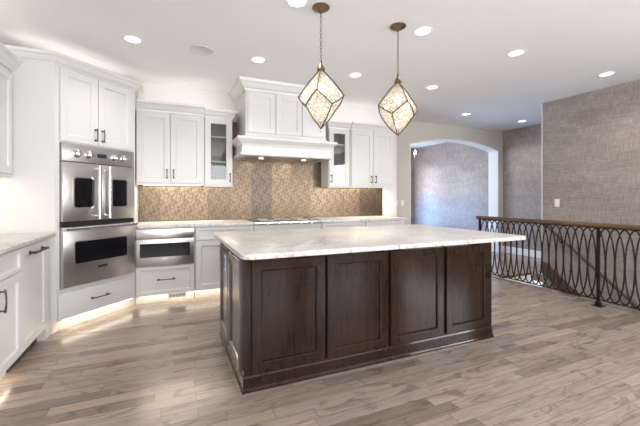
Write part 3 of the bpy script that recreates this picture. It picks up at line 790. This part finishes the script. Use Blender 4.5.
# ================================================================= stair railing
RX = 4.52
rl = thing('stair_railing', 'dark iron railing of interlocking ovals with a wooden handrail', 'railing', (RX, 4.0, 0))
YE = -3.1
bm = bmesh.new()
pr_ = [(-.028, .905), (-.03, .92), (-.026, .94), (-.012, .952), (.012, .952), (.026, .94), (.03, .92), (.028, .905)]
a_ = [bm.verts.new((x, .05, z)) for x, z in pr_]; b_ = [bm.verts.new((x, YE, z)) for x, z in pr_]
for k in range(8): bm.faces.new((a_[k], a_[(k + 1) % 8], b_[(k + 1) % 8], b_[k]))
bm.faces.new(a_); bm.faces.new(b_[::-1]); obj('handrail', bm, M['rail_wood'], rl, smooth=True)
bx('top_bar', (-.016, .016, YE, .04, .892, .904), M['iron'], rl)
bx('bottom_bar', (-.007, .007, YE, .0, .07, .08), M['iron'], rl)
for py in (0, -1.648, -3.08):
    bm = bmesh.new(); box(bm, -.013, .013, py - .013, py + .013, .008, .892); box(bm, -.05, .05, py - .05, py + .05, 0, .008)
    box(bm, -.024, .024, py - .024, py + .024, .008, .05)
    obj('post', bm, M['iron'], rl)
P_ = .0905; k = 0; y_ = -.09
bm = bmesh.new(); n = 40
tube(bm, [(0, .088 * cos(2 * pi * i / n), .486 + .404 * sin(2 * pi * i / n)) for i in range(n)], .0082, 8, closed=True)
ring = obj('oval_baluster', bm, M['iron'], rl, smooth=True); ring.location = (0, y_, 0)
while y_ - P_ > YE + .1:
    y_ -= P_; c = ring.copy(); C.objects.link(c); c.location = (0, y_, 0)

# ================================================================= stairs and wall handrail
st = thing('staircase', 'wooden stairs going down behind the iron railing beside the papered wall', 'stairs', (4.67, 3.85, 0))
R_, G_ = .193, .25; n_st = 13
bx('landing_nosing', (0, .82, -.03, .0, -.03, .004), M['stair_wood'], st)
for i in range(n_st):
    y0 = -.03 - G_ * i; z0 = -R_ * (i + 1)
    bx('tread', (0, .82, y0 - G_ - .02, y0 - .012, z0 - .03, z0), M['stair_wood'], st)
    bx('riser', (0, .82, y0 - .012, y0, z0, z0 + R_ - .03), M['trim'], st)
bm = bmesh.new(); sl = R_ / G_
pts = [(-.20, .23), (-.20, .04), (-.20 - 3.0, .04 - 3.0 * sl), (-.20 - 3.0, .20 - 3.0 * sl), (-.28, .20)]
a_ = [bm.verts.new((.806, y, z)) for y, z in pts]; b_ = [bm.verts.new((.8285, y, z)) for y, z in pts]
bm.faces.new(a_); bm.faces.new(b_[::-1])
for k in range(5): bm.faces.new((a_[k], a_[(k + 1) % 5], b_[(k + 1) % 5], b_[k]))
obj('skirt_board', bm, M['rail_wood'], st)
bx('edge_nosing', (-.05, -.002, -3.6, .0, .0005, .012), M['floor'], st)
hr = thing('wall_handrail', 'sloping wooden handrail fixed to the papered wall along the stairs', 'handrail', (5.44, 3.65, 0))
bm = bmesh.new(); hs = .815
tube(bm, [(.03, .03, .885), (0, .0, .875), (0, -.1, .80), (0, -3.0, .8 - 2.9 * hs)], .021, 12); obj('rail', bm, M['rail_wood'], hr, smooth=True)
for yy in (-.3, -1.4, -2.5):
    z_ = .8 - (-yy - .1) * hs
    bm = bmesh.new(); tube(bm, [(.0, yy, z_ - .02), (.0, yy, z_ - .06), (.03, yy, z_ - .075), (.059, yy, z_ - .075)], .006, 8)
    tube(bm, [(.053, yy, z_ - .075), (.0595, yy, z_ - .075)], .025, 14); obj('bracket', bm, M['iron'], hr, smooth=True)

# ================================================================= small wall fixtures
def plate(x, y, z, rot, label, name='light_switch', group=None, cat='switch', outlet=False):
    t = thing(name, label, cat, (x, y, z), rot, group)
    bx('plate', (-.037, .037, -.007, -.0008, -.06, .06), M['plate'], t, bev=.002)
    if outlet:
        for s in (-1, 1): bx('socket', (-.017, .017, -.0095, -.0072, s * .024 - .014, s * .024 + .014), M['trim'], t)
    else: bx('rocker', (-.017, .017, -.011, -.0072, -.034, .034), M['trim'], t)
    return t
plate(4.03, 5.54, 1.13, 0, 'white light switch on the beige wall, nearer the kitchen cabinets', group='switches beside the arch')
plate(4.19, 5.54, 1.13, 0, 'white light switch on the beige wall, nearer the arched opening', group='switches beside the arch')
plate(5.5, 3.42, 1.16, radians(-90), 'white light switch on the papered wall above the stair railing')

# chandelier glimpsed through the arch
ch = thing('chandelier', 'small chandelier with lit bulbs glimpsed at the left edge of the arch', 'lamp', (5.06, 6.62, 0))
bm = bmesh.new(); lathe(bm, [(.06, 2.749), (.06, 2.735), (.01, 2.72)], 20); obj('canopy', bm, M['bronze'], ch, smooth=True)
bm = bmesh.new(); tube(bm, [(0, 0, 2.73), (0, 0, 2.1)], .007, 8); lathe(bm, [(.005, 2.0), (.03, 2.03), (.035, 2.07), (.012, 2.12), (.02, 2.2), (.006, 2.24)], 16); obj('stem', bm, M['bronze'], ch, smooth=True)
for k in range(6):
    a = k * pi / 3 - .15; ca, sa = cos(a), sin(a)
    bm = bmesh.new(); tube(bm, [(.02 * ca, .02 * sa, 2.08), (.12 * ca, .12 * sa, 2.03), (.23 * ca, .23 * sa, 2.07), (.28 * ca, .28 * sa, 2.15), (.28 * ca, .28 * sa, 2.22)], .007, 8)
    lathe(bm, [(.008, 2.19), (.03, 2.205), (.026, 2.215)], 14, (.28 * ca, .28 * sa, 0))
    ar = obj('arm', bm, M['bronze'], ch, smooth=True)
    bm = bmesh.new(); lathe(bm, [(.01, 2.216), (.022, 2.25), (.024, 2.275), (.014, 2.31), (.003, 2.33)], 14, (.28 * ca, .28 * sa, 0)); obj('bulb', bm, M['bulb'], ar, smooth=True)

d = bpy.data.lights.new('chandelier_glow', 'POINT'); d.energy = 12; d.color = (1, .93, .86); d.shadow_soft_size = .15
o = bpy.data.objects.new('chandelier_glow', d); C.objects.link(o); o.parent = ch; o.location = (0, 0, 2.38)
